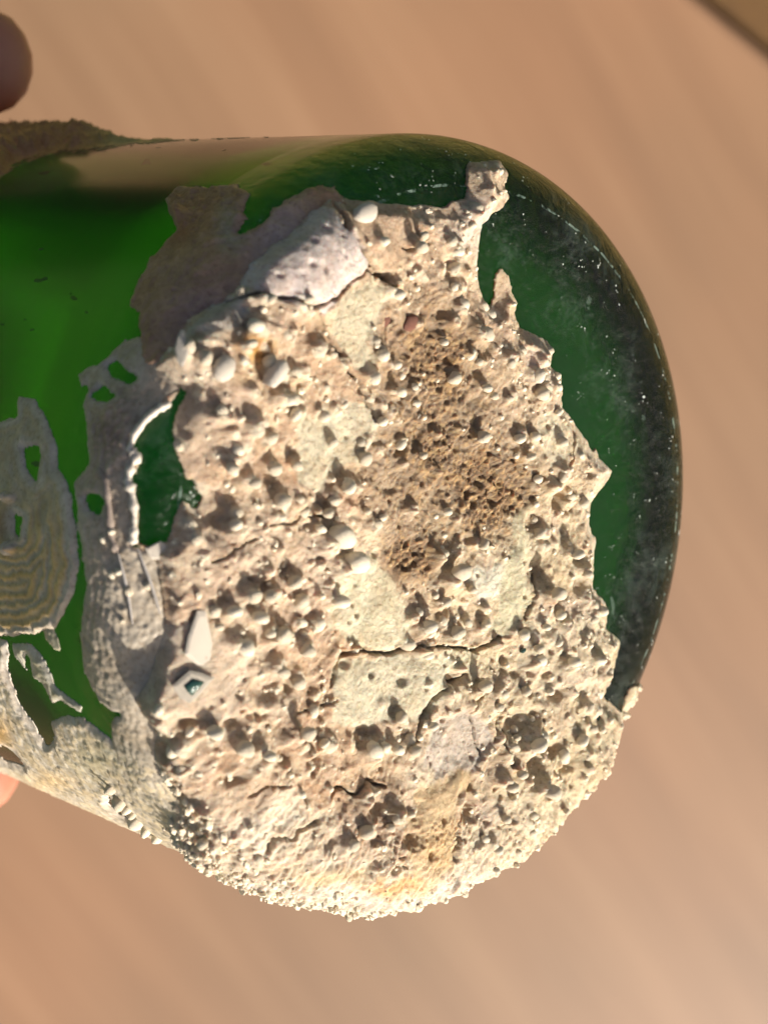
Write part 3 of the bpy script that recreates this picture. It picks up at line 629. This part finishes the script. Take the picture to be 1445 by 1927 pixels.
J1 = fbm(cu, cv, 6, 4, 101); J2 = fbm(cu, cv, 2, 5, 105, .6); J3 = fbm(cu, cv, .7, 4, 109); J4 = vn(cu, cv, .3, 113)
hmm = [samp(f_, qx, qy) * .07 for f_ in hol]
def side(name, k, colr, hgt, bumps, fringe, extra=None, wob=1., wrap=-.02, label=None, mt=M_FL):
    d = samp(sp[k], qx, qy) * .07 + wob * (.55 * J2 + .12 * J3) + .15
    for q in hmm: d = np.maximum(d, -q + .15 * J3 + .4 * J2)
    d = np.maximum(d, np.where(facing < wrap, (wrap - facing) * 30 + 1.5 * J1 - .8, -9))
    e_ = np.clip(-d, 0, 30); c_ = np.broadcast_to(np.array(colr), d.shape + (3,)).copy()
    hh = hgt * (.5 + .5 * sstep(0, .8, e_)) + hgt * .5 * J2 + bumps * np.abs(J3) + .25 * bumps * J4
    def tn(mk, col):
        mk = np.clip(mk, 0, 1)[..., None]; c_[:] = c_ * (1 - mk) + np.array(col) * mk
    if extra is not None: hh = extra(d, e_, c_, hh, tn)
    hh = hh * (.2 + .8 * sstep(0, .7, e_))
    if fringe is not None: tn(sstep(1.1, .25, e_) * .75, fringe)
    c_ = np.clip(c_ * (1 + .25 * J2 + .18 * J3)[..., None], .02, .9)
    o = build_field(name, qx, qy, d, P, Nn, np.maximum(hh, .06), c_, mt, bottle, -.03)
    if label: o['label'] = label
    return o
def ex1(d, e_, c_, hh, tn):
    tn(blob(qx, qy, 390, 600, 110, 90, .5), (.40, .265, .225)); tn(blob(qx, qy, 530, 460, 80, 90, .6) , (.46, .34, .30))
    tn(blob(qx, qy, 380, 400, 75, 45, .5) * .8, (.44, .24, .13)); tn(blob(qx, qy, 345, 440, 30, 30, .5) * .6, (.36, .15, .08)); tn(blob(qx, qy, 435, 440, 28, 55, .5) * .7, (.36, .36, .27)); tn(blob(qx, qy, 320, 520, 40, 40, .5) * .6, (.40, .26, .18))
    return hh + 1.2 * blob(qx, qy, 345, 415, 16, 14, .6) + .5 * blob(qx, qy, 390, 400, 90, 60, .5) * np.abs(J3) + 1.1 * blob(qx, qy, 388, 380, 80, 30, .4) * np.abs(J2)
side('crust_flake', 0, (.40, .25, .15), .45, .4, (.42, .28, .22), ex1, label='brown and mauve flake on the shaded upper wall')
def ex2(d, e_, c_, hh, tn):
    g = qx * .9 + 25 * J1; tn(sstep(1, .0, J1 * 3) * .2, (.38, .36, .30))
    tn(blob(qx, qy, 215, 820, 60, 90, .5) * .85, (.36, .235, .175)); tn(sstep(180, 235, qx) * sstep(1000, 1080, qy) * .5, (.42, .38, .31))
    rings = .5 + .5 * np.sin(e_ * 7 + J2 * 6); tn(rings * .25 * (e_ < 4), (.52, .46, .36))
    k2 = blob(qx, qy, 265, 1120, 60, 120, .5); return hh + .06 * rings + .3 * k2 * np.abs(J2) + .5 * blob(qx, qy, 215, 820, 60, 90, .5) * np.abs(J3)
side('crust_flake', 1, (.46, .38, .29), .34, .2, (.54, .47, .41), ex2, label='grey flake beside the thick crust of the base')
def ex3(d, e_, c_, hh, tn):
    rings = .5 + .5 * np.sin(np.hypot(qx - 150, (qy - 1420) * 1.2) * .16 + J2 * 9)
    tn(rings * .55, (.68, .55, .34)); tn((1 - rings) * .35, (.58, .57, .56)); tn(blob(qx, qy, 100, 1465, 50, 22, .5) * .6, (.72, .5, .24)); tn(blob(qx, qy, 5, 1380, 26, 40, .5) * .8, (.70, .42, .14)); tn(blob(qx, qy, 190, 1420, 60, 50, .5) * .5, (.50, .46, .30))
    return hh + .07 * rings
side('crust_flake', 2, (.60, .52, .40), .36, .12, (.60, .54, .48), ex3, wob=.7, label='pale cream flake along the lower silhouette')
def ex4(d, e_, c_, hh, tn):
    rr = 200 - e_ * 17 + 10 * J1 + 7 * J2
    rings = .5 + .5 * np.sin(rr * .30); r2 = .5 + .5 * np.sin(rr * .12 + 1)
    low = sstep(930, 1040, qy)
    tn(rings * (.3 + .65 * low), (.70, .50, .25)); tn(r2 * .7 * low, (.74, .48, .18)); tn((1 - rings) * .35 * low, (.40, .40, .40)); tn(sstep(1.6, .5, e_) * .5, (.62, .58, .54)); tn(blob(qx, qy, 5, 990, 30, 50, .5) * .7, (.30, .16, .10)); tn(blob(qx, qy, 60, 860, 60, 60, .5) * .5, (.38, .33, .29))
    return hh + .12 * rings * (.4 + low) + .8 * blob(qx, qy, 22, 935, 12, 10, .8) + .9 * blob(qx, qy, 22, 1030, 12, 10, .8)
side('crust_flake', 3, (.50, .42, .31), .34, .08, (.58, .50, .41), ex4, wob=.7, label='round flake with wavy growth bands at the left edge')
side('crust_flake', 4, (.50, .45, .31), .3, .25, (.52, .50, .44), wob=.4)
side('crust_flake', 5, (.50, .46, .33), .3, .25, None, wob=.3)
def ex7(d, e_, c_, hh, tn):
    tn(sstep(240, 140, qx), (.50, .24, .10)); k = sstep(260, 130, qx)
    return (hh + k * (1.3 + 1.6 * np.abs(J2) + .6 * np.abs(J3)) + .3) * sstep(-.2, 1.2, e_)
side('crust_flake', 6, (.44, .34, .16), .55, .2, None, ex7, wrap=-.22, wob=1., label='rough brown crust on the upper far side')
# white knobs on the lower left side wall and tube worms
def side_knob(x, y, r, off=.4):
    th_, s_v = px2side(x, y); Pn, N_ = surf(np.array(s_v), math.cos(th_), math.sin(th_))
    o = link('nodule', KM[rng.integers(11)], crust); place(o, Pn, N_, off, (r, r, r * 1.3), rng.random() * 6)
for x, y, r in ((215,1478,.6),(232,1503,.9),(246,1515,.6),(262,1540,.8),(280,1556,.7),(300,1570,.6),(255,1525,.5),(228,1075,.45),(215,1080,.4),(216,1000,.4),(245,1110,.5),(280,1100,.5),(200,1015,.35),(235,1165,.35),(22,935,.7),(24,1030,.75),(345,1420,.5)):
    side_knob(x, y, r)
def tube(name, pts, r, m, jit=.0):
    cu_ = []; 
    for x, y, o_ in pts:
        th_, s_v = px2side(x, y); Pn, N_ = surf(np.array(s_v), math.cos(th_), math.sin(th_)); cu_.append(Pn + N_ * o_)
    cu_ = np.array(cu_); nn = len(cu_) * 4 if jit else len(cu_); tt = np.linspace(0, len(cu_) - 1, nn); cu_ = np.stack([np.interp(tt, np.arange(len(cu_)), cu_[:, q_]) for q_ in range(3)], 1); vs_ = []; fs_ = []; k = 8
    for i, p in enumerate(cu_):
        t = cu_[min(i + 1, len(cu_) - 1)] - cu_[max(i - 1, 0)]; t /= np.linalg.norm(t); a_ = np.cross(t, [0.3, .2, 1]); a_ /= np.linalg.norm(a_); b_ = np.cross(t, a_)
        rj = r * (1 + jit * rng.normal()) * (.4 if i in (0, len(cu_) - 1) else 1)
        for j in range(k): vs_.append(p + rj * (a_ * math.cos(j * 6.2832 / k) + b_ * math.sin(j * 6.2832 / k)))
    for i in range(len(cu_) - 1):
        for j in range(k): fs_.append((i * k + j, i * k + (j + 1) % k, (i + 1) * k + (j + 1) % k, (i + 1) * k + j))
    return mesh_np(name, np.array(vs_) / 1000, fs_, m, crust)
M_TUBE = simple('worm_tube_lime', (.50, .46, .42), .6, .3, 900, .3)
tube('worm_tube', [(228,1040,.6),(238,1080,.7),(246,1120,.7),(253,1172,.6)], .17, M_TUBE)
tube('worm_tube', [(262,1030,.8),(280,1080,.9),(292,1120,1.0),(300,1150,1.0)], .16, M_TUBE)
tube('worm_tube', [(190,880,.3),(204,905,.45),(210,950,.5),(212,1000,.45),(222,1040,.3)], .42, simple('grey_worm_tube', (.40, .32, .26), .7, .6, 700, .35), .16)
tube('curled_lip', [(322,760,.5),(300,772,.6),(278,790,.6),(258,818,.6),(248,848,.5),(262,858,.4),(250,880,.5),(244,905,.5),(252,930,.5),(256,970,.5),(254,1000,.5),(252,1024,.4)], .42, M_SHELL, .28)['label'] = 'pale curled lip of crust along the hole'

# ------------------------------------------------------------------ the hand that holds the bottle
def cam_pt(px_, py_, depth): return np.array([(px_ - 722.5) / FPX * depth, -(py_ - 963.5) / FPX * depth, -depth])
M_SK, n, b, L = mat('skin'); tc = n.nodes.new('ShaderNodeTexCoord')
q = noise(n, 60, 4, .6, tc.outputs['Object']); L(ramp(n, q.outputs[0], [(.3, (.42, .14, .085)), (.7, (.58, .24, .16))]).outputs[0], b.inputs['Base Color'])
b.inputs['Roughness'].default_value = .5; b.inputs['Subsurface Weight'].default_value = .25; b.inputs['Subsurface Radius'].default_value = (.008, .003, .002); b.inputs['Subsurface Scale'].default_value = 1
q = noise(n, 900, 3, .6, tc.outputs['Object']); bp = nnode(n, 'ShaderNodeBump', i_Strength=.25, i_Distance=.0003); L(q.outputs[0], bp.inputs['Height']); L(bp.outputs[0], b.inputs['Normal'])
def bl(theta, z, r): return C0 + r * (math.cos(theta) * U + math.sin(theta) * V) - z * A     # bottle cylinder coordinates -> camera mm
top = math.pi / 2; bot = -math.pi / 2
person = thing('person', 'hand with reddish fingers gripping the green bottle from the left', 'person')
BACK = 0.0                                                                                    # theta of the far side
V_ = []; Ed = []; Rd = []
def chain(start, pts):
    prev = start
    for p, r in pts:
        V_.append(p); Rd.append(r); Ed.append((prev, len(V_) - 1)); prev = len(V_) - 1
    return prev
V_.append(bl(-.5, 205, R + 10)); Rd.append(19)               # palm behind the bottle's shoulder
chain(0, [(bl(-.5, 250, R + 22), 22), (bl(-.4, 300, R + 30), 24), (bl(-.3, 390, R + 40), 30)])
kn = []
for zf in (172, 194, 214, 234):
    kn.append(chain(0, [(bl(.25, zf + 8, R + 10), 12), (bl(.8, zf, R + 9), 10)]))
chain(kn[0], [(bl(1.3, 165, R + 9), 9.4), (cam_pt(-330, 130, 300), 9.2), (cam_pt(-110, 120, 275), 9.0), (cam_pt(6, 116, 262), 8.)])
for j, zf, sh in zip(kn[1:], (194, 214, 234), (4, 12, 24)):
    chain(j, [(bl(1.4, zf, R + 6 - sh * .6), 9.2), (bl(1.95, zf + 1, R + 5 - sh), 8.4), (bl(2.4, zf + 2, R + 4 - sh), 7.8), (bl(2.65, zf + 2, R + 4 - sh), 6.6)])
chain(0, [(bl(-1.1, 185, R + 10), 14), (cam_pt(-420, 1400, 330), 11.5), (cam_pt(-230, 1432, 305), 10.2), (cam_pt(-90, 1436, 290), 9.4), (cam_pt(22, 1446, 284), 7.2)])
for p_, r_ in zip(V_, Rd): print('hand', round(722.5 + FPX * p_[0] / -p_[2]), round(963.5 - FPX * p_[1] / -p_[2]), 'r', round(r_ * FPX / -p_[2]))
me = bpy.data.meshes.new('skin'); me.from_pydata([Vector(RW @ (p / 1000) + np.array([0, 0, CAM_Z])) for p in V_], Ed, [])
sk = link('hand_skin', me, person); md = sk.modifiers.new('skin', 'SKIN'); md.use_smooth_shade = True
for i, sv in enumerate(me.skin_vertices[0].data): sv.radius = (Rd[i] / 1000,) * 2; sv.use_root = (i == 0)
sb = sk.modifiers.new('sub', 'SUBSURF'); sb.levels = 2; sb.render_levels = 2; me.materials.append(M_SK)
print('tris crust', len(crust.data.polygons) * 2)
